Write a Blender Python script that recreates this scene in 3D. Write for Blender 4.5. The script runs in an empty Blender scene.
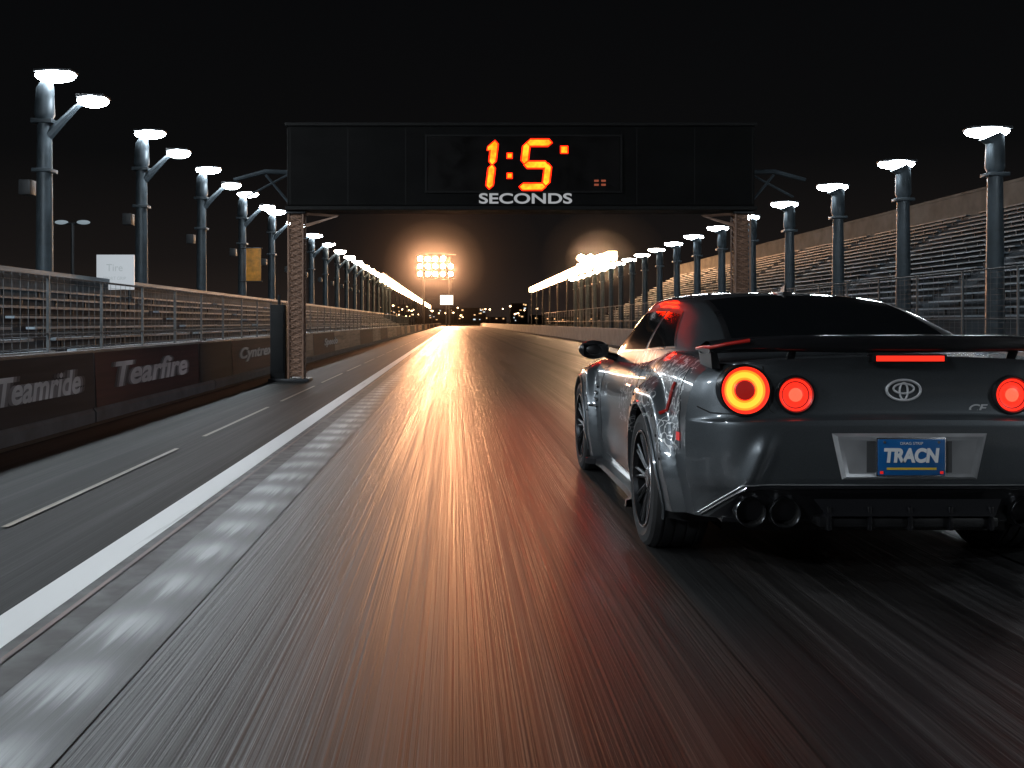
import bpy, math, random
import numpy as np
from mathutils import Vector, Matrix
random.seed(4); rng=np.random.RandomState(3)
S=bpy.context.scene
COL=S.collection
S.view_settings.view_transform='Standard'; S.view_settings.look='None'
S.view_settings.exposure=0; S.view_settings.gamma=1

# ------------------------------------------------------------ materials
class NT:
    def __init__(s,name):
        s.m=bpy.data.materials.new(name); s.m.use_nodes=True
        s.t=s.m.node_tree; s.n=s.t.nodes; s.l=s.t.links
        s.p=s.n['Principled BSDF']
    def new(s,ty,**k):
        nd=s.n.new(ty)
        for a,b in k.items(): setattr(nd,a,b)
        return nd
    def link(s,a,b): s.l.new(a,b)
    def set(s,**k):
        for a,b in k.items(): s.p.inputs[a.replace('_',' ')].default_value=b
    def obj(s):
        return s.new('ShaderNodeTexCoord').outputs['Object']
    def noise(s,vec,scale=(1,1,1),sc=1,detail=3,rough=.6):
        mp=s.new('ShaderNodeMapping'); mp.inputs['Scale'].default_value=scale
        s.link(vec,mp.inputs['Vector'])
        nz=s.new('ShaderNodeTexNoise'); nz.inputs['Scale'].default_value=sc
        nz.inputs['Detail'].default_value=detail; nz.inputs['Roughness'].default_value=rough
        s.link(mp.outputs[0],nz.inputs['Vector']); return nz.outputs['Fac']
    def ramp(s,fac,stops):
        r=s.new('ShaderNodeValToRGB'); e=r.color_ramp.elements
        while len(e)<len(stops): e.new(.5)
        for i,(p,c) in enumerate(stops):
            e[i].position=p
            e[i].color=(c,c,c,1) if not hasattr(c,'__len__') else (*c,1)
        s.link(fac,r.inputs[0]); return r.outputs[0]
    def math(s,op,a,b=None,clamp=False):
        m=s.new('ShaderNodeMath',operation=op,use_clamp=clamp)
        for i,v in enumerate((a,b)):
            if v is None: continue
            if isinstance(v,(int,float)): m.inputs[i].default_value=v
            else: s.link(v,m.inputs[i])
        return m.outputs[0]
    def mix(s,fac,a,b,mode='MIX'):
        m=s.new('ShaderNodeMix',data_type='RGBA',blend_type=mode)
        for i,v in ((0,fac),(6,a),(7,b)):
            if isinstance(v,(int,float)): m.inputs[i].default_value=v
            elif isinstance(v,tuple): m.inputs[i].default_value=(*v,1)
            else: s.link(v,m.inputs[i])
        return m.outputs[2]
    def bump(s,h,strength=.2,dist=.01):
        b=s.new('ShaderNodeBump'); b.inputs['Strength'].default_value=strength
        b.inputs['Distance'].default_value=dist
        s.link(h,b.inputs['Height']); s.link(b.outputs[0],s.p.inputs['Normal'])

def simple(name,col,rough=.5,metal=0,coat=0,var=.0,sc=3,spec=.5):
    t=NT(name); t.set(Base_Color=(*col,1),Roughness=rough,Metallic=metal)
    t.p.inputs['Coat Weight'].default_value=coat
    t.p.inputs['Coat Roughness'].default_value=.06
    t.p.inputs['Specular IOR Level'].default_value=spec
    if var>0:
        f=t.noise(t.obj(),sc=sc)
        c=t.ramp(f,[(.3,tuple(x*(1-var) for x in col)),(.7,tuple(min(1,x*(1+var)) for x in col))])
        t.link(c,t.p.inputs['Base Color'])
        r=t.ramp(f,[(.3,max(0,rough-.1)),(.7,min(1,rough+.1))]); t.link(r,t.p.inputs['Roughness'])
    return t.m
def emis(name,col,strength,nee=True):
    t=NT(name); t.set(Base_Color=(0.02,.02,.02,1),Roughness=.4)
    t.p.inputs['Emission Color'].default_value=(*col,1)
    t.p.inputs['Emission Strength'].default_value=strength
    if not nee: t.m.cycles.emission_sampling='NONE'
    return t.m

# ------------------------------------------------------------ mesh builder
class MB:
    def __init__(s,name,mats,parent=None,smooth=True,angle=40):
        s.name=name; s.mats=mats; s.parent=parent; s.V=[]; s.F=[]; s.M=[]; s.smooth=smooth; s.angle=angle
    def add(s,vs,fs,m=0):
        o=len(s.V); s.V+= [tuple(map(float,v)) for v in vs]
        s.F+=[tuple(o+i for i in f) for f in fs]
        s.M+= list(m) if hasattr(m,'__len__') else [m]*len(fs)
        return s
    def grid(s,P,m=0,flip=False,wrap=False):
        a,b=P.shape[:2]; fs=[]
        for i in range(a-1):
            for j in range(b if wrap else b-1):
                k=(j+1)%b
                f=(i*b+j,i*b+k,(i+1)*b+k,(i+1)*b+j)
                fs.append(f[::-1] if flip else f)
        return s.add(P.reshape(-1,3),fs,m)
    def box(s,x0,x1,y0,y1,z0,z1,m=0,bev=0):
        if bev<=0:
            v=[(x,y,z) for x in(x0,x1) for y in(y0,y1) for z in(z0,z1)]
            f=[(0,1,3,2),(4,6,7,5),(0,4,5,1),(2,3,7,6),(0,2,6,4),(1,5,7,3)]
            return s.add(v,f,m)
        import bmesh
        bm=bmesh.new(); bmesh.ops.create_cube(bm,size=1)
        for v in bm.verts:
            v.co=Vector(((x0+x1)/2+v.co.x*(x1-x0),(y0+y1)/2+v.co.y*(y1-y0),(z0+z1)/2+v.co.z*(z1-z0)))
        bmesh.ops.bevel(bm,geom=bm.edges[:],offset=bev,segments=2,profile=.6,affect='EDGES')
        bm.verts.index_update()
        s.add([v.co[:] for v in bm.verts],[[v.index for v in f.verts] for f in bm.faces],m); bm.free(); return s
    def tube(s,pts,r,m=0,seg=8,cap=True):
        pts=[Vector(p) for p in pts]; n=len(pts)
        rr=r if hasattr(r,'__len__') else [r]*n
        P=[]; up=None
        for i,p in enumerate(pts):
            t=(pts[min(i+1,n-1)]-pts[max(i-1,0)]).normalized()
            if up is None:
                up=Vector((0,0,1)) if abs(t.z)<.9 else Vector((1,0,0))
            a=t.cross(up).normalized(); b=a.cross(t).normalized(); up=b
            P.append([p+ (a*math.cos(k*2*math.pi/seg)+b*math.sin(k*2*math.pi/seg))*rr[i] for k in range(seg)])
        o=len(s.V); s.grid(np.array([[q[:] for q in row] for row in P]),m,wrap=True)
        if cap:
            s.F.append(tuple(o+k for k in range(seg))); s.M.append(m)
            s.F.append(tuple(o+(n-1)*seg+k for k in range(seg))[::-1]); s.M.append(m)
        return s
    def lathe(s,prof,c,axis,seg=40,mats=0,scale=(1,1)):
        ax=Vector(axis).normalized(); u=Vector((0,0,1))
        if abs(ax.z)>.9: u=Vector((0,1,0))
        a=ax.cross(u).normalized(); b=a.cross(ax).normalized(); c=Vector(c)
        P=np.array([[(c+ax*h+(a*math.cos(t)*scale[0]+b*math.sin(t)*scale[1])*r)[:] for t in np.linspace(0,2*math.pi,seg,endpoint=False)] for r,h in prof])
        for i in range(len(prof)-1):
            s.grid(P[i:i+2],mats[i] if hasattr(mats,'__len__') else mats,wrap=True)
        return s
    def ell(s,c,r,m=0,nu=10,nv=14,zmin=-1,zmax=1):
        P=np.array([[(c[0]+r[0]*math.cos(a)*math.cos(e),c[1]+r[1]*math.sin(a)*math.cos(e),c[2]+r[2]*math.sin(e))
            for a in np.linspace(0,2*math.pi,nv,endpoint=False)] for e in np.linspace(math.asin(zmin),math.asin(zmax),nu)])
        return s.grid(P,m,wrap=True)
    def mesh(s,merge=True):
        me=bpy.data.meshes.new(s.name); me.from_pydata(s.V,[],s.F)
        for m in s.mats: me.materials.append(m)
        me.polygons.foreach_set('material_index',s.M)
        me.validate(); me.update()
        import bmesh
        bm=bmesh.new(); bm.from_mesh(me)
        if merge: bmesh.ops.remove_doubles(bm,verts=bm.verts,dist=.0004)
        bmesh.ops.recalc_face_normals(bm,faces=bm.faces)
        bm.to_mesh(me); bm.free()
        if s.smooth:
            me.polygons.foreach_set('use_smooth',[True]*len(me.polygons))
            try: me.set_sharp_from_angle(angle=math.radians(s.angle))
            except Exception: pass
        return me
    def done(s,loc=(0,0,0),merge=True):
        o=bpy.data.objects.new(s.name,s.mesh(merge)); COL.objects.link(o)
        o.location=loc
        if s.parent: o.parent=s.parent
        return o
def empty(name,loc=(0,0,0)):
    e=bpy.data.objects.new(name,None); COL.objects.link(e); e.location=loc; e.empty_display_size=.3; return e
def text(name,body,loc,rot,width,height,mat,parent,shear=0,ext=.002,bold=0):
    c=bpy.data.curves.new(name,'FONT'); c.body=body; c.align_x='CENTER'; c.align_y='CENTER'
    c.extrude=ext; c.shear=shear; c.offset=bold; c.size=1
    o=bpy.data.objects.new(name,c); COL.objects.link(o); c.materials.append(mat)
    bpy.context.view_layer.update()
    dg=bpy.context.evaluated_depsgraph_get()
    me=bpy.data.meshes.new_from_object(o.evaluated_get(dg)); 
    bpy.data.objects.remove(o)
    vs=np.array([v.co[:] for v in me.vertices]); mn,mx=vs.min(0),vs.max(0)
    for v in me.vertices:
        v.co.x=(v.co.x-(mn[0]+mx[0])/2)*width/(mx[0]-mn[0]); v.co.y=(v.co.y-(mn[1]+mx[1])/2)*height/(mx[1]-mn[1])
    me.materials.clear(); me.materials.append(mat)
    o=bpy.data.objects.new(name,me); COL.objects.link(o)
    o.location=loc; o.rotation_euler=rot
    if parent: o.parent=parent
    return o

def pchip(xs,ys):
    xs=np.array(xs,float); ys=np.array(ys,float); h=np.diff(xs); d=np.diff(ys)/h
    m=np.zeros(len(xs)); m[0]=d[0]; m[-1]=d[-1]
    for i in range(1,len(xs)-1):
        if d[i-1]*d[i]>0:
            w1=2*h[i]+h[i-1]; w2=h[i]+2*h[i-1]; m[i]=(w1+w2)/(w1/d[i-1]+w2/d[i])
    def f(x):
        x=np.clip(np.asarray(x,float),xs[0],xs[-1]); i=np.clip(np.searchsorted(xs,x)-1,0,len(xs)-2)
        t=(x-xs[i])/h[i]
        return (2*t**3-3*t**2+1)*ys[i]+(t**3-2*t**2+t)*h[i]*m[i]+(-2*t**3+3*t**2)*ys[i+1]+(t**3-t**2)*h[i]*m[i+1]
    return f
def sstep(a,b,x):
    t=np.clip((x-a)/(b-a),0,1); return t*t*(3-2*t)

# ------------------------------------------------------------ camera
cd=bpy.data.cameras.new('camera'); cam=bpy.data.objects.new('camera',cd); COL.objects.link(cam)
cam.location=(0,0,1.2); cam.rotation_euler=(math.radians(90),0,0)
cd.lens=1000/1024*36; cd.sensor_width=36; cd.shift_x=(512-455)/1024; cd.shift_y=-(384-322)/1024
cd.clip_end=4000; cd.clip_start=.05
S.camera=cam

# ------------------------------------------------------------ world
w=bpy.data.worlds.new('World'); S.world=w; w.use_nodes=True
try: w.cycles.sampling_method='NONE'
except Exception: pass
nt=w.node_tree; bg=nt.nodes['Background']; out=nt.nodes['World Output']
sky=nt.nodes.new('ShaderNodeTexSky'); sky.sky_type='NISHITA'; sky.sun_disc=False
sky.sun_elevation=math.radians(0); sky.sun_rotation=math.radians(0)
nt.links.new(sky.outputs[0],bg.inputs[0]); bg.inputs[1].default_value=.0002
tc=nt.nodes.new('ShaderNodeTexCoord'); sp=nt.nodes.new('ShaderNodeSeparateXYZ')
nt.links.new(tc.outputs['Generated'],sp.inputs[0])
cr=nt.nodes.new('ShaderNodeValToRGB'); nt.links.new(sp.outputs[2],cr.inputs[0])
e=cr.color_ramp.elements; e[0].position=0; e[0].color=(.019,.0145,.0125,1)
e[1].position=.4; e[1].color=(.0018,.002,.0024,1)
k=e.new(.06); k.color=(.0085,.0072,.007,1)
k=e.new(.16); k.color=(.0030,.0031,.0034,1)
bg2=nt.nodes.new('ShaderNodeBackground'); nt.links.new(cr.outputs[0],bg2.inputs[0]); bg2.inputs[1].default_value=1
ad=nt.nodes.new('ShaderNodeAddShader'); nt.links.new(bg.outputs[0],ad.inputs[0]); nt.links.new(bg2.outputs[0],ad.inputs[1])
nt.links.new(ad.outputs[0],out.inputs[0])

# scattering volumes added for a glow halo at the two far floodlight banks
def halo_mist(name,c,r,dens):
    hm=bpy.data.materials.new(name); hm.use_nodes=True; ht=hm.node_tree; ht.nodes.clear()
    ho=ht.nodes.new('ShaderNodeOutputMaterial'); hs=ht.nodes.new('ShaderNodeVolumeScatter')
    hs.inputs['Density'].default_value=dens; hs.inputs['Anisotropy'].default_value=.7
    ht.links.new(hs.outputs[0],ho.inputs['Volume'])
    b=MB(name,[hm],smooth=True); b.ell(c,r,0,16,28); b.done()
halo_mist('halo_mist',(-6,289,18),(32,10,28),.00040)
halo_mist('halo_mist',(-6,290.5,18),(15,8,13),.00060)
halo_mist('halo_mist',(21,144,10.3),(5.2,5,4.2),.0012)
halo_mist('halo_mist',(21,141.5,10.3),(9,7.5,7),.00022)

# ------------------------------------------------------------ ground materials
def asphalt(name,cols,rough=(.35,.6),bump=.25,streak=(26,.16,1),sp=.5):
    t=NT(name); o=t.obj()
    f1=t.noise(o,streak,1,3,.65); f2=t.noise(o,(streak[0]*.2,streak[1]*.35,1),1,1.5,.5)
    f4=t.noise(o,(streak[0]*3.6,streak[1]*1.6,1),1,2,.6)
    a=t.math('ADD',t.math('MULTIPLY',f1,.45),t.math('MULTIPLY',f2,.35)); a=t.math('ADD',a,t.math('MULTIPLY',f4,.2))
    c=t.ramp(a,[(.33,cols[0]),(.5,cols[1]),(.66,cols[2])])
    t.link(c,t.p.inputs['Base Color'])
    t.link(t.ramp(a,[(.35,rough[0]),(.65,rough[1])]),t.p.inputs['Roughness'])
    t.p.inputs['Specular IOR Level'].default_value=sp
    t.bump(t.math('ADD',t.math('MULTIPLY',f1,.6),t.math('MULTIPLY',f4,.55)),bump,.02); return t,a,o
m_ground=simple('ground_asphalt',(.028,.028,.028),.8,var=.4,sc=.6)
m_leftlane=asphalt('service_lane_asphalt',((.005,.0065,.007),(.010,.0122,.0127),(.02,.023,.024)),(.55,.72),.25,(16,.2,1),sp=.22)[0].m
t,a,o=asphalt('track_surface',((.012,.011,.011),(.035,.033,.032),(.085,.08,.078)),(.34,.52),.3)
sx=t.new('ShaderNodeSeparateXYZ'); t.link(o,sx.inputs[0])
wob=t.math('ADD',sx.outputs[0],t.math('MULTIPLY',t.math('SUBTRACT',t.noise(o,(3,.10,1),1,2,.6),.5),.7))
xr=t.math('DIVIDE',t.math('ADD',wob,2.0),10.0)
tint=t.ramp(xr,[(0,(.9,.95,1.0)),(.09,(.8,.85,.89)),(.155,(.48,.46,.45)),(.19,(.46,.25,.18)),(.25,(.44,.22,.155)),(.285,(.2,.18,.175)),(.5,(.15,.15,.16)),(.8,(.35,.35,.35))])  # brown centre stops put the orange display glow into the asphalt colour
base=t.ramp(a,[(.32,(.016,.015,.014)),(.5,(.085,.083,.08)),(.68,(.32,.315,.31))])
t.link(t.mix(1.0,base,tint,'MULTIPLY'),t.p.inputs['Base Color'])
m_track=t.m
def paint(name,c,lo=.35,hi=.5,streak=(10,1.2,1)):
    t=NT(name); o=t.obj(); f=t.noise(o,streak,1,4,.7)
    t.link(t.ramp(f,[(lo,tuple(x*.3 for x in c)),(hi,c)]),t.p.inputs['Base Color'])
    t.set(Roughness=.45); t.bump(f,.15,.01); return t.m
m_white=paint('white_line_paint',(.66,.67,.67),.2,.38,(14,.3,1))
m_yellow=paint('worn_yellow_paint',(.20,.17,.12),.42,.6,(30,.25,1))
m_tar=simple('tar_strip',(.018,.016,.016),.5,var=.4,sc=6)
m_rust=paint('rusty_seam',(.12,.055,.038),.4,.6,(14,.8,1))
t=NT('worn_block_paint'); o=t.obj(); s3=t.new('ShaderNodeSeparateXYZ'); t.link(o,s3.inputs[0])
n1=t.noise(o,(26,.30,1),1,4,.7); n2=t.noise(o,(6,.6,1),1,2,.6)
ph=t.math('ADD',t.math('MULTIPLY',s3.outputs[1],2*math.pi/.63),t.math('MULTIPLY',t.math('SUBTRACT',n1,.5),4.5))
blk=t.math('ADD',t.math('MULTIPLY',t.math('SINE',ph),.32),.62)
ex=t.math('SUBTRACT',1.0,t.math('MULTIPLY',t.math('ABSOLUTE',t.math('ADD',s3.outputs[0],1.27)),4.0))
ex=t.math('ADD',ex,t.math('MULTIPLY',t.math('SUBTRACT',n2,.5),1.3))
v=t.math('MULTIPLY',t.math('MULTIPLY',blk,ex,True),t.math('ADD',t.math('MULTIPLY',n1,1.8),.02),True)
t.link(t.ramp(v,[(.05,(.022,.022,.022)),(.35,(.12,.125,.13)),(.85,(.42,.44,.45))]),t.p.inputs['Base Color'])
t.set(Roughness=.42); t.bump(n1,.2,.01); m_worn=t.m

def sheet(name,x0,x1,y0,y1,z,m,parent=None,ny=1):
    b=MB(name,[m],parent,smooth=False)
    b.add([(x0,y0,z),(x1,y0,z),(x1,y1,z),(x0,y1,z)],[(0,1,2,3)])
    return b.done()
sheet('ground',-1800,1800,-300,3000,0,m_ground)
sheet('service_road',-4.25,-1.70,-40,900,.004,m_leftlane)
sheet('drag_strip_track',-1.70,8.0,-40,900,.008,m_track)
b=MB('track_markings',[m_white,m_worn,m_yellow,m_tar,m_rust],smooth=False)
def q(x0,x1,y0,y1,z,m): b.add([(x0,y0,z),(x1,y0,z),(x1,y1,z),(x0,y1,z)],[(0,1,2,3)],m)
q(-1.84,-1.655,-20,600,.012,0)
q(-1.65,-1.44,-20,600,.012,3)
q(-1.60,-1.575,-20,300,.016,4)
q(-1.437,-1.08,-20,160,.012,1)
y=-8
while y<200:
    q(-2.635,-2.59,y,y+3.6,.012,2); y+=4.6
q(-4.22,-4.12,-20,400,.012,2)
q(5.9,6.0,-20,400,.012,1); q(7.8,7.9,-20,400,.012,0)
q(3.55,3.6,-20,600,.012,3)
b.done()
t,a,o=asphalt('tyre_rubber_mark',((.006,.006,.006),(.010,.010,.010),(.02,.02,.02)),(.42,.55),.2)
b=MB('tyre_marks',[t.m],smooth=False)
for x,wd in ((1.12,.24),(2.92,.24),(4.3,.25)):
    n=60; ys=np.linspace(-10,300,n)
    xs=x+np.cumsum(rng.randn(n))*.006; wv=wd*(1+.25*rng.randn(n)*.4)
    P=np.array([[(xs[i]-wv[i]/2,ys[i],.0125),(xs[i]+wv[i]/2,ys[i],.0125)] for i in range(n)])
    b.grid(P)
b.done(merge=False)

# ------------------------------------------------------------ lamps / poles
m_pole=simple('galvanised_pole',(.05,.066,.078),.5,.3,var=.35,sc=2)
m_house=simple('lamp_housing',(.03,.033,.036),.5)
cool=(.86,.94,1.0)
lampB=emis('lamp_lens_bright',cool,370); lampC=emis('lamp_lens_cool',cool,95); lampN=emis('lamp_lens_neutral',(1,.93,.82),80); lampW=emis('lamp_lens_warm',(1,.70,.42),80)
def pole_left(mat):
    b=MB('light_pole',[m_pole,m_house,mat])
    b.tube([(0,0,0),(0,0,3),(0,0,6.6)],[.25,.22,.19],0,12)
    b.tube([(0,0,6.6),(0,0,6.75),(.02,0,7.45),(.10,0,7.7)],[.19,.27,.23,.12],0,12)
    b.box(-.28,.28,-.25,.25,6.5,6.62,0,.02)
    b.box(-.26,.26,-.25,.25,5.2,5.3,0,.02)
    b.tube([(.1,0,6.2),(.45,0,6.55),(.85,0,6.95),(1.1,0,7.12)],[.15,.11,.08,.06],0,8)
    for (x,z,L) in ((.3,7.8,.56),(1.3,7.12,.42)):
        b.box(x-L*.9,x+L*.9,-.28,.28,z+.06,z+.14,1,.03)
        b.ell((x,0,z),(L,.34,.17),2,5,12,-1,.5)
    b.box(-.62,-.30,-.2,.2,4.6,5.0,1,.03)
    b.box(-.38,.38,-.38,.38,0,.25,0,.03)
    return b.mesh()
def pole_right(mat):
    b=MB('light_pole',[m_pole,m_house,mat])
    b.tube([(0,0,0),(0,0,3),(0,0,5.2)],[.25,.22,.19],0,12)
    b.tube([(0,0,5.2),(0,0,5.35),(0,0,6.0),(-.1,0,6.22)],[.19,.25,.23,.33],0,12)
    b.box(-.28,.28,-.25,.25,5.1,5.2,0,.02)
    b.box(-.75,.36,-.27,.27,6.35,6.43,1,.03)
    b.ell((-.22,0,6.30),(.6,.36,.16),2,5,12,-1,.5)
    b.box(-.36,.36,-.36,.36,0,.25,0,.03)
    return b.mesh()
ML={k:pole_left(m) for k,m in (('b',lampB),('c',lampC),('n',lampN),('w',lampW))}
MR={k:pole_right(m) for k,m in (('b',lampB),('c',lampC),('n',lampN),('w',lampW))}
def put(name,me,loc):
    o=bpy.data.objects.new(name,me); COL.objects.link(o); o.location=loc; return o
for i in range(-4,18):
    d=26.8+8.3*i; k='b' if d<12 else 'c' if d<80 else ('n' if d<115 else 'w')
    put('light_pole',ML[k],(-11,d,0))
for i in range(-6,18):
    d=26.85+5.5*i
    if d<12 and i%2: continue
    k='b' if d<12 else 'c' if d<70 else ('n' if d<95 else 'w')
    put('light_pole',MR[k],(14.5,d,0))

m_warmstrip=emis('warm_strip_light',(1,.60,.30),24)
m_steel=simple('dark_steel',(.025,.027,.03),.5,.5,var=.3)
b=MB('strip_light_rail',[m_steel,m_warmstrip])
b.box(-11.2,-10.8,150,440,8.5,8.7,0); b.box(-11.3,-10.7,150,440,7.2,8.4,1)
for y in range(155,440,15): b.tube([(-11,y,0),(-11,y,7.2)],.12,0,6)
b.done()
b=MB('strip_light_rail',[m_steel,m_warmstrip])
b.box(14.2,14.8,92,190,7.7,7.8,0); b.box(14.1,14.9,92,190,6.9,7.7,1)
for y in range(93,190,12): b.tube([(14.5,y,0),(14.5,y,6.9)],.12,0,6)
b.done()

m_flood=emis('floodlight_lens_warm',(1,.46,.22),2300)
b=MB('floodlight_tower',[m_steel,m_flood,m_house])
for r in range(3):
    for c in range(5):
        if (r,c) in ((2,4),): continue
        x=-10.5+c*2.3; z=15.6+r*2.3
        b.box(x-.8,x+.8,300,300.6,z-.75,z+.75,2,.1)
        b.ell((x,299.9,z),(.7,.25,.66),1,4,8)
for z in (14.2,21.3): b.box(-11.6,.2,300.6,300.9,z,z+.3,0)
for x in (-9.5,-1.5):
    b.tube([(x,301,0),(x,301,21)],.4,0,8)
b.done()
m_flood2=emis('floodlight_lens_warm_near',(1,.56,.30),520)
b=MB('floodlight_tower',[m_steel,m_flood2,m_house])
for r in range(2):
    for c in range(4):
        x=18.9+c*1.4; z=9.5+r*1.3
        b.box(x-.55,x+.55,150,150.5,z-.5,z+.5,2,.08); b.ell((x,149.9,z),(.6,.2,.56),1,4,8)
b.tube([(21,151,0),(21,151,11)],.3,0,8); b.box(18.2,23.8,150.5,150.8,8.8,9,0)
b.done()
b=MB('illuminated_billboard',[m_steel,emis('billboard_panel',(1,.90,.72),3)],smooth=False)
b.box(-4.6,-.4,299.2,299.7,6.2,9.4,0); b.box(-4.4,-.6,299.1,299.19,6.4,9.2,1)
b.tube([(-2.5,299.5,0),(-2.5,299.5,6.3)],.25,0,8); b.done()

m_far=simple('distant_building_wall',(.02,.018,.018),.9,var=.3,sc=.05)
m_win=emis('distant_window_light',(1,.6,.28),1.3,False); m_win2=emis('distant_window_light_cool',(.8,.9,1),1.0,False)
b=MB('distant_buildings',[m_far,m_win,m_win2],smooth=False)
x=-170
while x<190:
    wd=random.uniform(8,26); h=random.uniform(4,13); y0=620+random.uniform(-60,120)
    b.box(x,x+wd,y0,y0+20,0,h,0)
    for _ in range(int(wd*h/16)):
        wx=random.uniform(x+.5,x+wd-1.5); wz=random.uniform(1.5,h-1)
        b.box(wx,wx+random.uniform(.5,1.4),y0-.3,y0-.1,wz,wz+random.uniform(.4,.9),random.choice((1,1,2)))
    x+=wd*random.uniform(.6,1.3)
b.done(merge=False)
b=MB('paddock_lights',[m_steel,emis('paddock_lamp',(1,.65,.35),9,False)])
for _ in range(30):
    x=random.uniform(-30,40); y=random.uniform(330,560); h=random.uniform(3.5,8)
    b.tube([(x,y,0),(x,y,h)],.1,0,5); b.ell((x,y,h),(.35,.35,.3),1,5,8)
b.done(merge=False)

# ------------------------------------------------------------ left barrier
m_conc=simple('barrier_concrete',(.075,.078,.083),.85,var=.35,sc=2.5,spec=.25)
def banner(name,c,var=.4,sc=(1,.35,7),rough=.7,sp=.12):
    t=NT(name); o=t.obj(); f=t.noise(o,sc,1,3,.6)
    t.link(t.ramp(f,[(.35,tuple(x*(1-var) for x in c)),(.65,tuple(x*(1+var) for x in c))]),t.p.inputs['Base Color']); t.set(Roughness=rough); t.p.inputs['Specular IOR Level'].default_value=sp; return t.m
m_ban=banner('banner_dark',(.011,.012,.015)); m_banr=banner('banner_red',(.034,.011,.012)); m_banw=banner('banner_cream',(.24,.17,.13))
m_txt=banner('banner_lettering',(.40,.41,.43),.3,(1,1.2,14)); m_tx2=banner('banner_lettering_soft',(.15,.15,.16),.4,(1,1.2,14)); m_tx3=banner('banner_lettering_faint',(.055,.055,.06),.4,(1,1.2,14))
bar=empty('trackside_barrier',(-4.3,0,0))
b=MB('concrete_wall',[m_conc],bar,smooth=False)
profl=[(0.0,0),(0.0,.12),(-.03,.16),(-.05,.86),(-.25,.86),(-.27,.16),(-.30,.12),(-.30,0)]
y=-12.0
while y<320:
    L=5.95
    P=np.array([[(px,yy,pz) for px,pz in profl] for yy in (y,y+L)])
    b.grid(P); b.add([(px,y,pz) for px,pz in profl],[tuple(range(8))]); b.add([(px,y+L,pz) for px,pz in profl],[tuple(range(8))[::-1]])
    y+=6
b.done()
b=MB('banner_panels',[m_ban,m_banr,m_banw,m_steel],bar,smooth=False)
def panel(y0,y1,m,x0=-.018,x1=-.045): b.add([(x0,y0,.17),(x0,y1,.17),(x1,y1,.83),(x1,y0,.83)],[(0,1,2,3)],m)
panel(-12,12,0); panel(12.05,16.9,1); panel(16.95,19.4,0); panel(19.45,24.3,1)
y=24.4
while y<300:
    L=random.uniform(4,7); panel(y,y+L-.08,random.choice((2,2,1,2,0))); y+=L
b.box(-.06,-.02,-12,300,.835,.865,3)
b.done()
R90=(math.radians(90)-.035,0,math.radians(90))
def rx(z,o): return -.018-(z-.17)/.66*.027+o
for y0,y1,body,z,h in ((9.3,11.7,'Teamride',.52,.28),(12.6,16.3,'Tearfire',.53,.33),(20,23.9,'Cyntrex',.53,.3),(5.5,7.6,'Motorin',.52,.3),(25.5,28.6,'Raceline',.5,.3),(33,37,'Speedo',.5,.3)):
    yc=(y0+y1)/2
    for dy,m_,o_ in ((.20,m_tx3,.002),(-.20,m_tx3,.0035),(.10,m_tx2,.005),(-.10,m_tx2,.0065),(0,m_txt,.008)):
        text('banner_lettering',body,(rx(z,o_),yc+dy*.8,z),R90,y1-y0-.3,h,m_,bar,shear=.25,ext=.0005,bold=.025)
# ------------------------------------------------------------ bleachers + fence
m_bl=banner('bleacher_aluminium',(.19,.235,.27),.5,(3,.25,6),.5,.3)
m_blc=banner('bleacher_concrete',(.05,.06,.07),.4,(2,.2,3))
m_beige=simple('parapet_concrete',(.24,.205,.175),.85,var=.35,sc=.7,spec=.2)
def bleachers(name,x0,z0,rows,dx,dz,sgn,y0,y1,back):
    b=MB(name,[m_bl,m_blc,m_steel,m_beige],smooth=False)
    for r in range(rows):
        xa=x0+sgn*dx*r; xb=xa+sgn*dx; z=z0+dz*r
        lo,hi=min(xa,xb),max(xa,xb)
        b.box(lo,hi,y0,y1,z-dz-.04,z-.02,1)
        y=y0
        while y<y1-2:
            L=min(10.5,y1-y)
            sx0=xa+sgn*dx*.4; sx1=xa+sgn*dx*.85
            b.box(min(sx0,sx1),max(sx0,sx1),y,y+L,z+dz*.6,z+dz*.6+.05,0)
            for yy in np.arange(y+.5,y+L,2.0):
                b.box(min(sx0,sx1)+.08,max(sx0,sx1)-.08,yy,yy+.06,z-.02,z+dz*.6,2)
            y+=L+1.1
    xt=x0+sgn*dx*rows; z=z0+dz*rows
    b.box(min(xt,xt+sgn*.3),max(xt,xt+sgn*.3),y0,y1,0,z+back,3 if back>.5 else 1)
    b.box(min(xt-sgn*.04,xt+sgn*.36),max(xt-sgn*.04,xt+sgn*.36),y0,y1,z+back+.003,z+back+.12,3 if back>.5 else 0)
    b.box(min(x0,x0-sgn*.2),max(x0,x0-sgn*.2),y0,y1,0,z0+.1,1)
    b.done(merge=False)
bleachers('bleachers',-7.7,.45,7,.43,.23,-1,-14,150,.35)
bleachers('grandstand',15.6,1.2,20,.46,.26,1,-10,112,1.0)
m_galv=simple('fence_tube',(.13,.145,.155),.5,.4,var=.3)
m_wire=simple('fence_wire',(.10,.115,.125),.6,.2)
def fence(x,y0,y1,h,z0=0):
    b=MB('wire_mesh_fence',[m_galv,m_wire],smooth=False)
    for y in np.arange(y0,y1,2.6): b.tube([(x,y,z0),(x,y,h)],.03,0,6)
    for z in (h-.02,(h+z0)/2,z0+.1): b.tube([(x,y0,z),(x,y1,z)],.022,0,6)
    for z in np.arange(z0+.2,h-.05,.14): b.box(x+.034,x+.040,y0,y1,z,z+.006,1)
    for y in np.arange(y0,min(y1,75),.30): b.box(x+.041,x+.047,y,y+.006,z0+.05,h,1)
    b.done(merge=False)
fence(-7.0,-14,150,2.0)
fence(13.4,-10,150,2.55)
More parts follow.
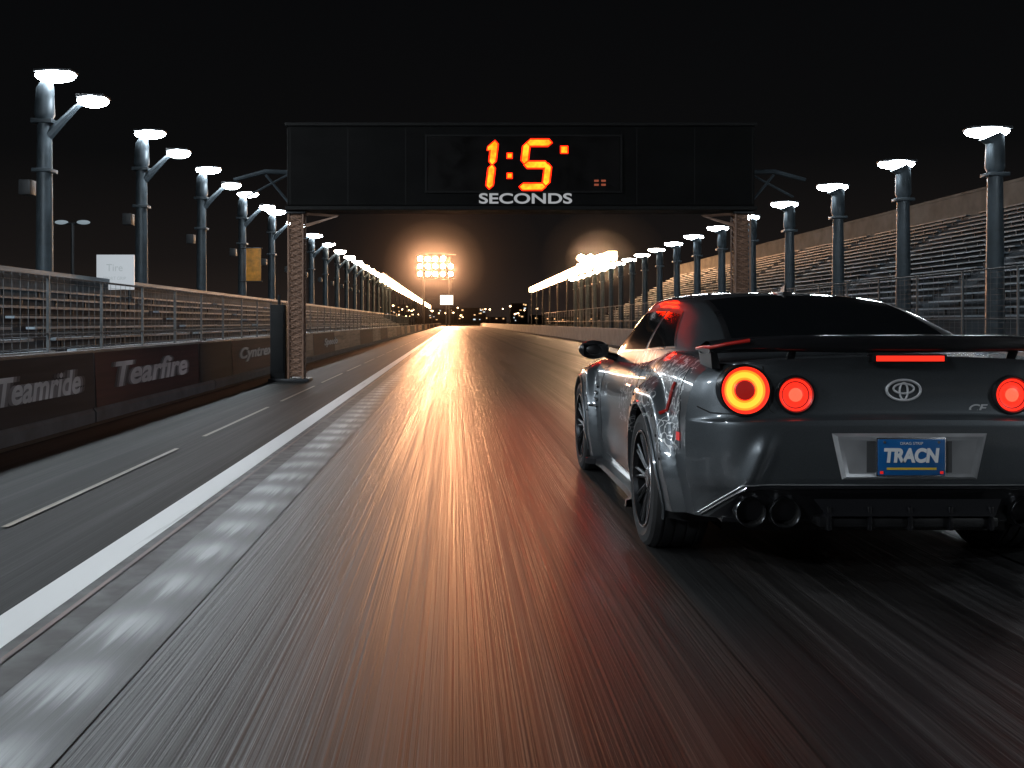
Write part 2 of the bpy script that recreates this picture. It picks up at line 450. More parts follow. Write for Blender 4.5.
m_rwall=simple('pit_wall_concrete',(.30,.27,.25),.7,var=.3,sc=1.5)
b=MB('concrete_barrier',[m_rwall],smooth=False)
y=-10
while y<320:
    b.box(8.15,8.4,y,y+5.96,0,.87,0,.02); y+=6
b.done(merge=False)

# signs
m_signw=emis('sign_panel_white',(.85,.93,1),.5,False); 
sg=empty('trackside_sign',(-10.5,30.9,0))
b=MB('panel',[m_signw,m_steel],sg,smooth=False); b.box(-.58,.58,0,.08,2.2,3.28,0,.01); b.tube([(-.4,.12,0),(-.4,.12,3.2)],.05,1); b.tube([(.4,.12,0),(.4,.12,3.2)],.05,1); b.done()
m_ink=emis('sign_ink',(.75,.85,.9),.40,False)
text('lettering','Tire',(-.02,-.005,2.88),(math.radians(90),0,0),.5,.22,m_ink,sg)
text('lettering_small','SPORT GRIP',(-.02,-.005,2.55),(math.radians(90),0,0),.7,.1,m_ink,sg)
b=MB('banner_flag',[simple('amber_banner',(.6,.25,.03),.6,var=.5,sc=2),m_steel]); b.box(-10.65,-9.9,51.0,51.04,3.3,4.95,0,.01)
b.tube([(-11,51.1,4.97),(-9.85,51.1,4.97)],.03,1); b.tube([(-11,51.1,3.28),(-9.85,51.1,3.28)],.03,1); b.done()
b=MB('street_lamp',[m_steel,emis('dim_lamp',(.6,.75,.85),.35,False)]); b.tube([(-14,36.6,0),(-14,36.6,4.8)],.06,0); b.tube([(-14.35,36.6,4.8),(-13.65,36.6,4.8)],.04,0)
b.ell((-14.4,36.6,4.85),(.25,.15,.08),1); b.ell((-13.6,36.6,4.85),(.25,.15,.08),1); b.done()

# ------------------------------------------------------------ gantry
G=empty('timing_gantry',(0,20.0,0))
t=NT('gantry_panel'); o=t.obj(); f=t.noise(o,(1.2,1,2),1,3,.6)
t.link(t.ramp(f,[(.3,.002),(.75,.005)]),t.p.inputs['Base Color']); t.set(Roughness=.7); t.p.inputs['Specular IOR Level'].default_value=.1; m_gan=t.m
m_edge=simple('gantry_edge',(.008,.008,.008),.6,0,var=.3,spec=.15)
m_disp=simple('display_glass',(.002,.0015,.0015),.4,var=.1,spec=.15)
b=MB('header_box',[m_gan,m_edge],G,smooth=False)
b.box(-3.36,6.0,0,.75,3.52,5.12,0,.03)
b.box(-3.40,6.04,-.03,.78,5.123,5.19,1,.01); b.box(-3.40,6.04,-.03,.78,3.44,3.517,1,.01)
for x in np.linspace(-3.3,5.95,9):
    if not(-.7<x<3.4): b.box(x-.010,x+.010,-.004,.0,3.55,5.1,1)
b.done()
b=MB('display',[m_disp,m_edge],G,smooth=False)
b.box(-.56,3.30,-.03,-.004,3.82,4.90,0)
for a in ((-.60,-.56,3.78,4.94),(3.30,3.34,3.78,4.94)): b.box(a[0],a[1],-.05,-.003,a[2],a[3],1)
b.box(-.557,3.297,-.05,-.003,4.903,4.94,1); b.box(-.557,3.297,-.05,-.003,3.78,3.817,1)
b.done()
def led(name,c1,c2,s):
    t=NT(name); o=t.obj(); v=t.new('ShaderNodeTexNoise'); v.inputs['Scale'].default_value=9; t.link(o,v.inputs['Vector'])
    t.link(t.ramp(v.outputs['Fac'],[(.35,c1),(.65,c2)]),t.p.inputs['Emission Color']); t.p.inputs['Emission Strength'].default_value=s
    t.set(Base_Color=(.02,0,0,1)); return t.m
m_core=led('led_core',(1,.010,.0001),(1,.022,.0006),38)
m_rim=led('led_rim',(1,.008,.0),(1,.014,.0),4.0)
m_dim=emis('led_dim',(1,.2,.08),.25,False)
b=MB('led_digits',[m_rim,m_core,m_dim],G,smooth=False)
sl=.06
def seg(x0,z0,x1,z1,th):
    for (tt,yy,m) in ((th,-.036,0),(th*.66,-.041,1)):
        h=tt/2; d=Vector((x1-x0,0,z1-z0)); d.normalize(); n=Vector((-d.z,0,d.x))
        a=Vector((x0,0,z0)); c=Vector((x1,0,z1)); ins=(th-tt)*.5
        pts=[a+d*ins,a+d*(h+ins)+n*h,c-d*(h+ins)+n*h,c-d*ins,c-d*(h+ins)-n*h,a+d*(h+ins)-n*h]
        b.add([(p.x+(p.z-4.34)*sl*2,yy,p.z) for p in pts],[(0,1,2,3,4,5)],m)
T=.17
seg(.74,3.84,.74,4.36,T); seg(.74,4.32,.74,4.84,T); seg(.60,4.62,.78,4.80,.12)
for z in (4.12,4.52):
    b.box(1.03,1.15,-.035,-.031,z-.06,z+.06,0); 
    b.box(1.05,1.13,-.042,-.037,z-.04,z+.04,1)
seg(1.36,4.78,1.90,4.78,T); seg(1.38,4.34,1.38,4.80,T); seg(1.36,4.34,1.88,4.34,T); seg(1.86,3.90,1.86,4.38,T); seg(1.32,3.90,1.88,3.90,T)
b.box(2.12,2.24,-.042,-.037,4.58,4.70,1); b.box(2.10,2.26,-.035,-.032,4.56,4.72,0)
for x in (2.78,2.92): 
    for z in (3.92,4.0): b.box(x,x+.09,-.035,-.032,z,z+.04,2)
b.done(merge=False)
text('lettering','SECONDS',(1.41,-.012,3.67),(math.radians(90),0,0),1.86,.21,emis('lettering_white_glow',(.8,.82,.85),.42,False),G,ext=.004,bold=.02)  # white lettering given a faint glow in place of light falling on it
t=NT('mast_steel_brown'); o=t.obj(); bk=t.new('ShaderNodeTexBrick'); mp=t.new('ShaderNodeMapping'); mp.inputs['Rotation'].default_value=(math.radians(90),0,0)  # brown brick pattern with dark joints
t.link(o,mp.inputs[0]); t.link(mp.outputs[0],bk.inputs[0]); bk.inputs['Scale'].default_value=7
bk.inputs['Color1'].default_value=(.22,.12,.075,1); bk.inputs['Color2'].default_value=(.34,.19,.12,1); bk.inputs['Mortar'].default_value=(.015,.011,.009,1)
t.link(bk.outputs[0],t.p.inputs['Base Color']); t.set(Roughness=.7); t.bump(bk.outputs['Fac'],-.5,.02); m_mast=t.m
m_brown=simple('mast_paint',(.22,.13,.09),.5,.2,var=.3)
for x in (-3.21,5.80):
    b=MB('mast',[m_mast,m_brown,m_steel],G,smooth=True)
    b.box(x-.115,x+.115,.19,.42,.1,3.43,0)
    for sx_ in (-.145,.145):
        for sy in (.15,.46): b.tube([(x+sx_,sy,0),(x+sx_,sy,3.43)],.022,1,8)
    z=.1
    while z<3.3:
        for sy in (.15,.46):
            b.tube([(x-.145,sy,z),(x+.145,sy,z+.12)],.010,1,5); b.tube([(x+.145,sy,z),(x-.145,sy,z+.12)],.010,1,5)
        for sx_ in (-.145,.145):
            b.tube([(x+sx_,.15,z),(x+sx_,.46,z+.12)],.010,1,5)
        z+=.12
    b.box(x-.28,x+.28,.02,.60,0,.06,2,.01); b.box(x-.2,x+.2,.10,.52,3.38,3.439,2,.01)
    b.done(merge=False)
b=MB('brackets',[m_pole,m_brown],G)
for s_,x in ((-1,-3.36),(1,6.0)):
    b.tube([(x,.4,4.25),(x+s_*.5,.4,4.27),(x+s_*1.15,.4,4.1)],[.05,.05,.04],0,8)
    b.tube([(x,.4,3.6),(x+s_*.5,.4,4.2)],.03,0,6); b.tube([(x+s_*.05,.4,4.2),(x+s_*.9,.4,3.75)],.025,0,6)
    b.tube([(x-s_*.15,.2,3.40),(x-s_*1.0,.2,3.34),(x-s_*.35,.2,3.15)],.035,1,6)
b.done(merge=False)
b=MB('timing_cabinet',[simple('cabinet_paint',(.006,.007,.008),.6,var=.3,spec=.2),m_steel]); 
b.box(-3.72,-3.42,20.1,20.6,.05,1.55,0,.03); b.box(-3.69,-3.45,20.08,20.097,.2,1.4,0,.004); b.box(-3.75,-3.39,20.05,20.65,0,.06,1); b.tube([(-3.57,20.3,1.5),(-3.57,20.3,1.75)],.03,1); b.done()

# ------------------------------------------------------------ CAR
CAR=empty('sports_car',(2.02,4.45,0))
t=NT('car_paint'); o=t.obj()
fl=t.noise(o,(400,400,400),1,1,.5)
t.set(Metallic=.7,Roughness=.38); t.p.inputs['Coat Weight'].default_value=.9; t.p.inputs['Coat Roughness'].default_value=.06
basec=t.ramp(fl,[(.3,(.085,.096,.105)),(.7,(.12,.134,.146))])
sxx=t.new('ShaderNodeSeparateXYZ'); t.link(o,sxx.inputs[0])
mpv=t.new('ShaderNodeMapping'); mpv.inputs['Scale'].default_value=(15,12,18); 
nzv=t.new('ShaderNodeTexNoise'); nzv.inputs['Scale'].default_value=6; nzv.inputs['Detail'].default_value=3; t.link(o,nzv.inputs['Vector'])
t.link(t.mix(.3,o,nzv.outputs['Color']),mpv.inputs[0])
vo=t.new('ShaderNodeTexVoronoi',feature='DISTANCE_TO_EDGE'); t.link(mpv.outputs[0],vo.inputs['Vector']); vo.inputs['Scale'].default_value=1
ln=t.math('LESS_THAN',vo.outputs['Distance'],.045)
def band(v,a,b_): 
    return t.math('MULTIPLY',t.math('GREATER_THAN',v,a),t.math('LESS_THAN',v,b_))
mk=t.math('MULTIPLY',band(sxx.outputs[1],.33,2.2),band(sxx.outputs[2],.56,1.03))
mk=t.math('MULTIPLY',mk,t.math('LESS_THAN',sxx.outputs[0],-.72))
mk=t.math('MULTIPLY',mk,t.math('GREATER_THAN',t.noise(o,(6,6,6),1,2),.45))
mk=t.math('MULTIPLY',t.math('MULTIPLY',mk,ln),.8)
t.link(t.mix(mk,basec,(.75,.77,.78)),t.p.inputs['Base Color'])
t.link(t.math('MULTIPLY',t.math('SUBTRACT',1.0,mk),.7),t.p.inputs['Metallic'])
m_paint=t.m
m_blk=simple('black_trim',(.010,.010,.011),.35,var=.2)
m_gap=simple('panel_gap',(.003,.003,.003),.7)
m_carb=simple('carbon_black',(.012,.012,.014),.28,.2,coat=.5)
m_glass=simple('tinted_glass',(.004,.005,.006),.05,0,coat=1.0,spec=.8)
m_chrome=simple('chrome',(.8,.81,.83),.25,1)
m_satin=simple('satin_silver',(.55,.56,.58),.38,.75,var=.2)
m_rub=simple('tyre_rubber',(.014,.014,.015),.75,var=.3,sc=8)
m_rim_=simple('wheel_alloy',(.05,.052,.056),.3,.9)
m_lip=simple('wheel_lip',(.35,.36,.38),.25,1)
m_redl=emis('tail_red',(1,.022,.008),1.6); m_redd=emis('tail_red_dim',(.5,.008,.004),.5); m_org=emis('tail_orange',(1,.12,.006),3.2)
m_yel=emis('tail_yellow',(1,.30,.02),2.6); m_pink=emis('tail_red_core',(1,.12,.06),1.4)
m_redp=simple('red_accent',(.45,.015,.01),.3,coat=1)
m_refl=emis('red_reflector',(1,.02,.015),.5,False)

WY=(.92,3.67); WZ=.36; AR=.405
Wb=pchip([.22,.6,.9,1.35,2.0,2.8,3.25,3.65,3.95,4.2],[.945,.968,.98,.955,.935,.935,.955,.965,.945,.90])
zsf=pchip([.22,.6,.95,1.5,2.2,3.0,3.6,4.2],[1.005,1.03,1.04,.99,.945,.925,.90,.80])
zcf=pchip([.22,.7,1.5,3.0,3.45,3.9,4.2,4.62],[1.045,1.075,1.05,1.0,.99,.93,.88,.78])
zbf=pchip([.22,.55,.9,1.4,2.4,3.2,3.65,4.2],[.30,.26,.18,.15,.15,.16,.18,.2])
Pf=pchip([0,.12,.3,.48,.62,.76,.87,.94,1],[.95,.97,.995,1.0,.998,.985,.958,.92,.855])
YR=.22
def W(y,z):
    zb,zs=zbf(y),zsf(y); tt=np.clip((z-zb)/(zs-zb),0,1)
    x=Wb(y)*Pf(tt)
    for wy in WY:
        r=np.sqrt((y-wy)**2+(z-WZ)**2)
        x=x+.062*(1-sstep(.53,.57,r))*(1-sstep(.80,.93,z))
    x=x-.02*np.exp(-((y-2.3)/.7)**2)*np.exp(-((z-.45)/.13)**2)
    return x
prof=pchip([.26,.36,.42,.455,.50,.60,.68,.738,.752,.775,.88,.96,1.01,1.06],[.10,.07,.035,.010,0,-.003,0,.006,.038,.048,.058,.054,.038,.014])
proff=pchip([.15,.3,.5,.65,.78,.9],[4.55,4.62,4.64,4.6,4.5,4.4])
def ztop(x,y):
    ws=W(y,zsf(y)); q_=np.clip(np.abs(x)/ws,0,1)
    return zsf(y)+(zcf(y)-zsf(y))*(1-q_**2.6)
def fr(x,z):
    w0=W(np.full_like(x,YR),z); q_=np.clip(np.abs(x)/w0,0,1); p=prof(z)
    crease=-.024*np.exp(-((np.abs(x)-.79+.45*(z-.3))/.04)**2)*sstep(.3,.4,z)*(1-sstep(.60,.72,z))
    return p+(YR-p)*q_**7.5+crease
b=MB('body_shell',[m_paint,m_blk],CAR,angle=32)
ys=np.linspace(YR,4.2,330); ts=np.linspace(0,1,84)
for sg_ in (-1,1):
    Y=np.repeat(ys[:,None],len(ts),1); zb=zbf(Y); Z=zb+(zsf(Y)-zb)*ts[None,:]
    ins=np.zeros(Y.shape,bool)
    for wy in WY:
        r=np.sqrt((Y-wy)**2+(Z-WZ)**2); I=r<AR; ins|=I
        k=np.where(I,AR/np.maximum(r,1e-3),1); Y=wy+(Y-wy)*k; Z=WZ+(Z-WZ)*k
    X=W(Y,Z)*sg_; P=np.stack([X,Y,Z],-1)
    n1,n2=Y.shape; fs=[]
    for i in range(n1-1):
        for j in range(n2-1):
            if ins[i,j] and ins[i+1,j] and ins[i,j+1] and ins[i+1,j+1]: continue
            fs.append((i*n2+j,(i+1)*n2+j,(i+1)*n2+j+1,i*n2+j+1))
    b.add(P.reshape(-1,3),fs,0)
ss=np.sin(np.linspace(-1,1,111)*math.pi/2)*.5+np.linspace(-1,1,111)*.5
rows=[]
for k in np.linspace(0,1,9):
    ws=W(YR,zsf(YR)); x=ss*ws; z=ztop(x,YR); y0=fr(x,z); rows.append(np.stack([x,y0+(YR-y0)*k,z],-1))
for y in ys[1:]:
    ws=W(y,zsf(y)); x=ss*ws; rows.append(np.stack([x,np.full_like(x,y),ztop(x,y)],-1))
def ff(x,z):
    w0=W(np.full_like(x,4.2),z); q_=np.clip(np.abs(x)/w0,0,1); p=proff(z); return p+(4.2-p)*q_**4
ws=W(4.2,zsf(4.2)); x=ss*ws; z=ztop(x,4.2)
for k in np.linspace(0,1,8)[1:]:
    y1=ff(x,z); rows.append(np.stack([x,4.2+(y1-4.2)*k,z],-1))
b.grid(np.array(rows),0)
for (yy,fn) in ((YR,fr),(4.2,ff)):
    tt=np.linspace(0,1,120); rws=[]
    for k in tt:
        z0=zbf(yy)+(zsf(yy)-zbf(yy))*k
        w0=W(yy,z0); x=ss*w0; zt=ztop(ss*W(yy,zsf(yy)),yy)
        z=zbf(yy)+(zt-zbf(yy))*k
        yv=fn(x,np.full_like(x,z0)) if k<1 else fn(x,z)
        blend=k**6; yv2=fn(x,z); yv=yv*(1-blend)+yv2*blend
        rws.append(np.stack([x,yv,z],-1))
    b.grid(np.array(rws),0)
b.done()
b=MB('underbody',[m_blk],CAR,smooth=False)
b.box(-.70,.70,.50,4.4,.17,.30); b.box(-.72,.72,.32,4.3,.302,.85)
for sx_ in (-1,1):
    for wy in WY:
        x0,x1=sorted((sx_*.60,sx_*.64)); b.box(x0,x1,wy-.40,wy+.45,.25,.85)
b.done()
b=MB('wheel_arch_liners',[m_paint,m_blk],CAR)
for sx_ in (-1,1):
    for wy in WY:
        th=np.linspace(math.radians(-20),math.radians(200),60)
        rows=[]
        for (rr,dx,mm) in ((AR+.016,.0035,0),(AR+.012,.012,0),(AR-.004,.012,0),(AR-.006,-.02,0),(AR+.03,-.10,1),(AR+.03,-.45,1)):
            yv=wy+rr*np.cos(th); zv=WZ+rr*np.sin(th); 
            xv=W(np.clip(wy+AR*1.02*np.cos(th),.3,4.2),np.maximum(WZ+AR*1.02*np.sin(th),.2))+dx
            rows.append(np.stack([xv*sx_,yv,zv],-1))
        R_=np.array(rows); b.grid(R_[:4],0); b.grid(R_[3:],1)
b.done(merge=False)

zr=pchip([.52,.62,.74,1.0,1.3,1.6,2.0,2.35,2.7,2.95,3.2,3.5],[1.03,1.068,1.115,1.215,1.305,1.36,1.392,1.402,1.39,1.32,1.17,.98])
wr=pchip([.52,.8,1.1,1.5,2.2,2.8,3.1,3.5],[.68,.66,.62,.59,.575,.58,.61,.68])
wbt=pchip([.52,.8,1.1,1.5,2.2,3.0,3.5],[.72,.785,.81,.83,.835,.825,.76])
def G0(y,s):
    a=np.abs(s); zc=zr(y); zb=zsf(y)-.03; ze=np.maximum(zc-.045,zb+.01)
    tau=np.clip((1-a)/.5,0,1); w1,w0=wr(y),wbt(y)
    xs=w0+(w1-w0)*tau+.028*np.sin(math.pi*tau); zsd=zb+(ze-zb)*tau
    q_=np.clip(a/.5,0,1); xr_=w1*q_; zr_=zc-(zc-ze)*q_**2.8
    side=a>.5
    return np.stack([np.where(side,xs,xr_)*np.sign(s),y+0*s,np.where(side,zsd,zr_)],-1)
def GH(y,s):
    y=np.asarray(y,float); s=np.asarray(s,float); h=.035
    return (G0(y,s-h)+G0(y,s)*2+G0(y,s+h))/4
def GHn(y,s):
    e_=.004; a=GH(y+e_,s)-GH(y-e_,s); c=GH(y,s+e_)-GH(y,s-e_); n=np.cross(c,a); n/=np.linalg.norm(n,axis=-1,keepdims=True)
    sgn=np.sign((n*np.stack([GH(y,s)[...,0],0*y,0*y+.6],-1)).sum(-1))[...,None]
    return n*sgn
b=MB('cabin_shell',[m_paint],CAR,angle=50)
Y,Sg=np.meshgrid(np.linspace(.54,3.48,120),np.linspace(-.995,.995,110),indexing='ij')
b.grid(GH(Y,Sg)); b.done()
def gpatch(bb,corners,off,m,n=28):
    c=[np.array(p,float) for p in corners]
    U,V_=np.meshgrid(np.linspace(0,1,n),np.linspace(0,1,n),indexing='ij')
    P=(c[0]*(1-U[...,None])*(1-V_[...,None])+c[1]*U[...,None]*(1-V_[...,None])+c[2]*U[...,None]*V_[...,None]+c[3]*(1-U[...,None])*V_[...,None])
    bb.grid(GH(P[...,0],P[...,1])+GHn(P[...,0],P[...,1])*off,m)
b=MB('windows',[m_glass,m_blk],CAR,angle=60)
gpatch(b,[(.70,-.455),(1.58,-.45),(1.58,.45),(.70,.455)],.003,1,50)
gpatch(b,[(.745,-.43),(1.55,-.425),(1.55,.425),(.745,.43)],.006,0,50)
gpatch(b,[(2.80,-.47),(3.40,-.47),(3.40,.47),(2.80,.47)],.003,1,40)
gpatch(b,[(2.84,-.45),(3.38,-.45),(3.38,.45),(2.84,.45)],.006,0,40)
for sg_ in (-1,1):
    def sp_(y,tau): return (y,sg_*(1-.5*tau))
    gpatch(b,[sp_(1.12,.24),sp_(3.22,.17),sp_(2.86,.86),sp_(1.62,.86)],.003,1,40)
    gpatch(b,[sp_(1.20,.29),sp_(1.90,.24),sp_(1.98,.80),sp_(1.62,.80)],.006,0,24)
    gpatch(b,[sp_(1.98,.24),sp_(3.10,.22),sp_(2.80,.80),sp_(2.04,.80)],.006,0,30)
b.done(merge=False)
b=MB('roof_antenna',[m_blk],CAR); b.add([(-.012,1.66,1.35),(.012,1.66,1.35),(.012,1.80,1.36),(-.012,1.80,1.36),(-.004,1.665,1.425),(.004,1.665,1.425),(.004,1.70,1.42),(-.004,1.70,1.42)],[(0,1,5,4),(1,2,6,5),(2,3,7,6),(3,0,4,7),(4,5,6,7)]); b.box(-.03,.03,1.62,1.84,1.35,1.385,0,.008); b.done()

# rear wing
b=MB('rear_wing',[m_carb,m_redp,m_paint],CAR,angle=45)
xs=np.linspace(-.86,.86,50); rows=[]
for x in xs:
    q_=abs(x)/.86; zc=1.118-.030*q_**4; ch=.27-.04*q_**2; y0=-.02+.13*q_**3; th=.030+.022*(1-q_**2)
    prf=[(0,0.014),(.06,.022),(.3,.024),(.7,.004),(1,-.012),(.7,-.012-th*.8),(.3,-.006-th),(.06,-.004-th*.9),(0,-.002-th*.6)]
    rows.append([(x,y0+u*ch,zc+v) for u,v in prf])
b.grid(np.array(rows),0,wrap=True)
for sx_ in (-1,1):
    b.add([(sx_*.86,.10,1.095),(sx_*.86,.32,1.07),(sx_*.84,.36,1.00),(sx_*.84,.14,.985),(sx_*.835,.10,1.095),(sx_*.835,.32,1.07),(sx_*.80,.36,1.0),(sx_*.80,.14,.985)],
      [(0,1,2,3),(4,7,6,5),(0,4,5,1),(3,2,6,7),(0,3,7,4),(1,5,6,2)],0)
    b.tube([(sx_*.872,.30,1.075),(sx_*.875,.16,1.085),(sx_*.86,.085,1.085),(sx_*.80,.055,1.10),(sx_*.70,.025,1.118)],.008,1,8)
    b.tube([(sx_*.50,.05,1.09),(sx_*.50,.09,1.03)],.02,0,8)
b.done(merge=False)

def fy(x,z): 
    return float(fr(np.array([float(x)]),np.array([float(z)]))[0])
def fpatch(bb,fx0,fx1,z0,z1,off,m,n=30,nz=12):
    rows=[]
    for k in np.linspace(0,1,nz):
        z=z0+(z1-z0)*k; xa,xb=fx0(k),fx1(k); x=np.linspace(xa,xb,n); rows.append(np.stack([x,fr(x,np.full_like(x,z))-off,np.full_like(x,z)],-1))
    bb.grid(np.array(rows),m)
def fline(bb,pts,r,m,off=.0):
    P=[]
    for i in range(len(pts)-1):
        for k in np.linspace(0,1,8,endpoint=False):
            x=pts[i][0]+(pts[i+1][0]-pts[i][0])*k; z=pts[i][1]+(pts[i+1][1]-pts[i][1])*k; P.append((x,fy(x,z)-off,z))
    P.append((pts[-1][0],fy(*pts[-1])-off,pts[-1][1])); bb.tube(P,r,m,6)
b=MB('rear_panel_gaps',[m_gap],CAR)
for sx_ in (-1,1):
    fline(b,[(sx_*.63,1.0),(sx_*.625,.93),(sx_*.60,.80),(sx_*.56,.775),(0,.775)],.0036,0)
    fline(b,[(sx_*.56,.775),(sx_*.85,.785),(sx_*.90,.81)],.0036,0)
b.done(merge=False)
b=MB('tail_lamps',[m_blk,m_redl,m_org,m_redd,m_yel,m_pink],CAR,angle=50)
for sx_ in (-1,1):
    for (x,z,R,outer) in ((.712,.892,.114,1),(.487,.872,.086,0)):
        y0=fy(sx_*(x-.05 if outer else x),z)-(.012 if outer else .010); ax=Vector((sx_*(.05 if outer else .02),-1,.03))
        if outer:
            pf=[(R+.004,-.14),(R+.004,.0),(R,.012),(R*.93,.012),(R*.90,.0),(R*.80,-.002),(R*.76,-.004),(R*.72,-.006),(R*.62,-.008),(R*.50,-.008),(R*.42,-.004),(R*.38,.0),(R*.30,.002),(0.001,.004)]
            mt=[0,0,0,1,1,2,2,4,4,2,1,3,3]
        else:
            pf=[(R+.004,-.08),(R+.004,.0),(R,.010),(R*.90,.010),(R*.84,.002),(R*.72,-.002),(R*.66,-.004),(R*.40,-.004),(R*.36,-.002),(R*.18,-.001),(0.001,.0)]
            mt=[0,0,0,3,1,3,1,1,5,5]
        b.lathe(pf,(sx_*x,y0,z),ax,48,mt)
b.done()
b=MB('high_brake_lamp',[m_blk,m_redl],CAR,smooth=False)
b.box(-.165,.165,-.012,.06,1.018,1.058,0,.006); b.box(-.15,.15,-.016,-.0125,1.026,1.05,1); b.done()
b=MB('rear_diffuser',[m_carb,m_satin,m_blk],CAR,angle=35)
fpatch(b,lambda k:-.85+.14*k,lambda k:.85-.14*k,.303,.452,.006,0,60,14)
for sx_ in (-1,1):
    fline(b,[(sx_*.875,.31),(sx_*.72,.455),(sx_*.30,.462),(0,.462)],.008,0,.004)
    fline(b,[(sx_*.89,.315),(sx_*.735,.468),(sx_*.60,.474),(0,.474)],.003,1,.003)
b.box(-.40,.40,.0,.30,.285,.33,2,.012)
for x in (-.36,-.18,0,.18,.36): b.box(x-.008,x+.008,-.02,.25,.275,.38,0,.003)
b.add([(-.42,.015,.41),(.42,.015,.41),(.37,-.025,.34),(-.37,-.025,.34)],[(0,1,2,3)],0)
b.box(-.80,.80,.12,.48,.285,.305,0,.006)
b.done(merge=False)
b=MB('exhaust_tips',[m_rim_,m_gap,m_lip],CAR,angle=50)
for sx_ in (-1,1):
    for x in (.690,.540):
        y0=fy(sx_*x,.34)-.02
        b.lathe([(.069,-.12),(.069,.03),(.066,.035),(.060,.03),(.058,-.11),(.001,-.11)],(sx_*x,y0,.345),(0,-1,0),36,[0,2,0,1,1])
b.done()
b=MB('number_plate',[m_satin,simple('recess_grey',(.16,.165,.17),.35,.7),simple('plate_blue',(.008,.12,.36),.35,coat=.5,var=.2),m_chrome,simple('plate_yellow',(.8,.55,.05),.4),m_refl],CAR,angle=35)
def ring(o_,i_,yo,yi,m):
    vs=[(x,yo,z) for x,z in o_]+[(x,yi,z) for x,z in i_]; n=len(o_)
    b.add(vs,[(k,(k+1)%n,n+(k+1)%n,n+k) for k in range(n)],m)
O=[(-.345,.705),(.345,.705),(.30,.50),(-.30,.50)]
I=[(-.325,.692),(.325,.692),(.285,.512),(-.285,.512)]
I2=[(-.30,.68),(.30,.68),(.27,.525),(-.27,.525)]
I3=[(-.19,.67),(.19,.67),(.19,.53),(-.19,.53)]
ring(O,I,-.004,-.016,0); ring(I,I2,-.016,-.010,0); ring(I2,I3,-.010,-.004,0)
b.add([(x,-.004,z) for x,z in I3],[(0,1,2,3)],1)
b.box(-.155,.155,-.022,-.010,.515,.688,3,.004)
b.box(-.148,.148,-.026,-.0225,.522,.681,2,.001)
b.box(-.11,.11,-.0275,-.0262,.546,.556,4); 
for x in (-.12,.12):
    for z in (.668,): b.lathe([(.0,.003),(.006,.003),(.007,0)],(x,-.0262,z),(0,-1,0),12,3)
for x in (-.133,.133): b.box(x-.007,x+.007,-.029,-.0262,.528,.540,5)
b.done(merge=False)
text('plate_lettering','TRACN',(0,-.0275,.610),(math.radians(90),0,0),.245,.066,simple('plate_white',(.85,.86,.88),.5),CAR,shear=.12,ext=.0008,bold=.05)
text('plate_small_text','DRAG STRIP',(0,-.0275,.663),(math.radians(90),0,0),.10,.012,bpy.data.materials['plate_white'],CAR,ext=.0005)
m_badge=simple('badge_silver',(.7,.71,.73),.45,.5)
text('boot_lettering','CF',(.335,fy(.335,.815)-.003,.813),(math.radians(90),0,0),.085,.034,m_badge,CAR,shear=.35,ext=.002,bold=.02)
b=MB('boot_emblem',[m_badge],CAR)
def oval(cx,cz,rx_,rz_,r):
    n=40; pts=[(cx+rx_*math.cos(k*2*math.pi/n),fy(0,.89)-.006,cz+rz_*math.sin(k*2*math.pi/n)) for k in range(n+1)]; b.tube(pts,r,0,8,False)
oval(0,.893,.076,.046,.006); oval(0,.900,.046,.022,.0048); oval(0,.888,.018,.038,.0048)
b.done(merge=False)
def sline(bb,pts,r,m,sx_,off=0,n=14):
    P=[]
    for i in range(len(pts)-1):
        for k in np.linspace(0,1,n,endpoint=(i==len(pts)-2)):
            y=pts[i][0]+(pts[i+1][0]-pts[i][0])*k; z=pts[i][1]+(pts[i+1][1]-pts[i][1])*k; P.append((sx_*(float(W(y,z))+off),y,z))
    bb.tube(P,r,m,6)
b=MB('side_trim',[m_gap,m_carb,m_redp,m_refl,m_satin,m_blk],CAR)
for sx_ in (-1,1):
    sline(b,[(1.58,.97),(1.56,.7),(1.50,.5),(1.52,.30),(1.62,.24),(2.9,.24),(2.98,.35),(3.0,.88)],.003,0,sx_)
    sline(b,[(.40,.98),(.36,.85),(.32,.80),(.30,.6)],.0028,0,sx_)
    n=40; yv=np.linspace(1.36,3.20,n); xo=np.array([float(W(y,.2)) for y in yv])
    P=np.array([[(sx_*(xo[i]-.05),yv[i],.19),(sx_*(xo[i]+.045),yv[i],.165),(sx_*(xo[i]+.05),yv[i],.125),(sx_*(xo[i]-.05),yv[i],.12)] for i in range(n)])
    b.grid(P,1,wrap=True)
    sline(b,[(.475,.905),(.50,.80),(.53,.745)],.009,2,sx_,.006)
    rows=[]
    for z in np.linspace(.635,.675,5):
        rows.append([(sx_*(float(W(y,z))+.004),y,z) for y in np.linspace(.30,.36,5)])
    b.grid(np.array(rows),3)
    sline(b,[(1.72,.80),(1.92,.80)],.012,4,sx_,.008)
    for k in range(4): sline(b,[(3.10,.56+k*.05),(3.17,.57+k*.05)],.010,5,sx_,.002)
    for wy in WY:
        for th in np.linspace(.35,math.pi-.35,11):
            y=wy+.495*math.cos(th); z=WZ+.495*math.sin(th)
            if .31<y<4.19: b.lathe([(0.0005,.005),(.006,.004),(.008,0)],(sx_*(float(W(y,z))),y,z),(sx_,0,0),8,0)
b.done(merge=False)
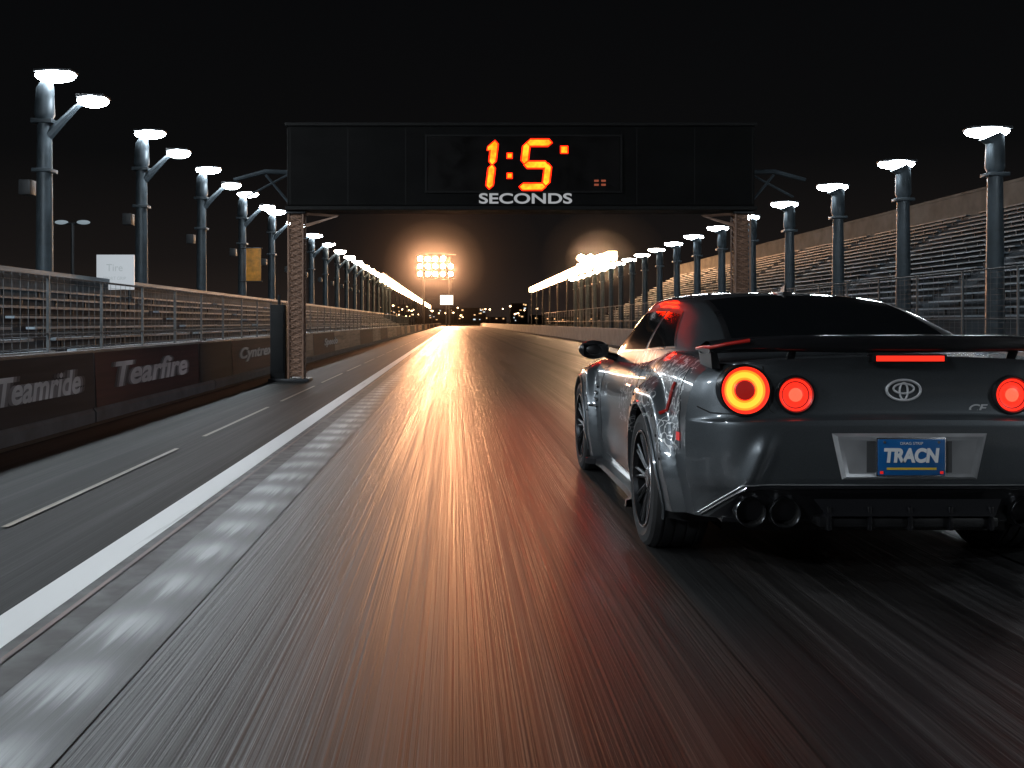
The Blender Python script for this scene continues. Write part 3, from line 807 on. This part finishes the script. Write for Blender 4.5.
text('side_lettering','FORZA',(-float(W(.36,.59))-.008,.38,.60),(math.radians(90),0,math.radians(-90)),.12,.022,m_txt,CAR,ext=.0005)
b=MB('door_mirrors',[m_blk,m_paint,m_glass],CAR,angle=50)
for sx_ in (-1,1):
    b.ell((sx_*.985,3.0,.995),(.115,.075,.07),0,12,20)
    b.add([(sx_*.89,2.93,1.035),(sx_*1.07,2.94,1.035),(sx_*1.07,2.94,.955),(sx_*.89,2.93,.95)],[(0,1,2,3)],2)
    b.tube([(sx_*.80,3.04,.93),(sx_*.93,3.02,.97)],[.03,.024],0,8)
b.done(merge=False)
for sx_,wy in ((-1,WY[0]),(1,WY[0]),(-1,WY[1]),(1,WY[1])):
    wd=.30 if wy<1 else .27; xo=1.025 if wy<1 else 1.01; R=.362
    b=MB('wheel',[m_rub,m_rim_,m_lip,m_blk],CAR,angle=35)
    c=(sx_*(xo-wd/2),wy,R)
    h=wd/2
    pf=[(.255,-h+.02),(.30,-h),(.335,-h+.006),(.352,-h+.022),(R,-h+.05)]
    for g in (-.085,-.03,.03,.085): pf+=[(R,g-.006),(R-.008,g-.004),(R-.008,g+.004),(R,g+.006)]
    pf+=[(R,h-.05),(.352,h-.022),(.335,h-.006),(.30,h),(.262,h-.012)]
    b.lathe(pf,c,(sx_,0,0),64,0)
    pf=[(.262,h-.012),(.258,h-.004),(.248,h-.004),(.240,h-.03),(.232,h-.10),(.225,-h+.02)]
    b.lathe(pf,c,(sx_,0,0),64,[2,2,1,1,1])
    b.lathe([(.20,h-.13),(.0005,h-.13)],c,(sx_,0,0),40,3)
    b.lathe([(.07,h-.12),(.065,h-.045),(.05,h-.035),(.0005,h-.035)],c,(sx_,0,0),30,[1,1,2])
    for k in range(10):
        a=k*2*math.pi/10
        for da in (-.10,.10):
            p0=Vector((c[0]+sx_*(h-.055),wy+.055*math.cos(a),R+.055*math.sin(a)))
            p1=Vector((c[0]+sx_*(h-.025),wy+.243*math.cos(a+da),R+.243*math.sin(a+da)))
            b.tube([p0,p1],[.014,.010],1,6)
    b.done(merge=False)
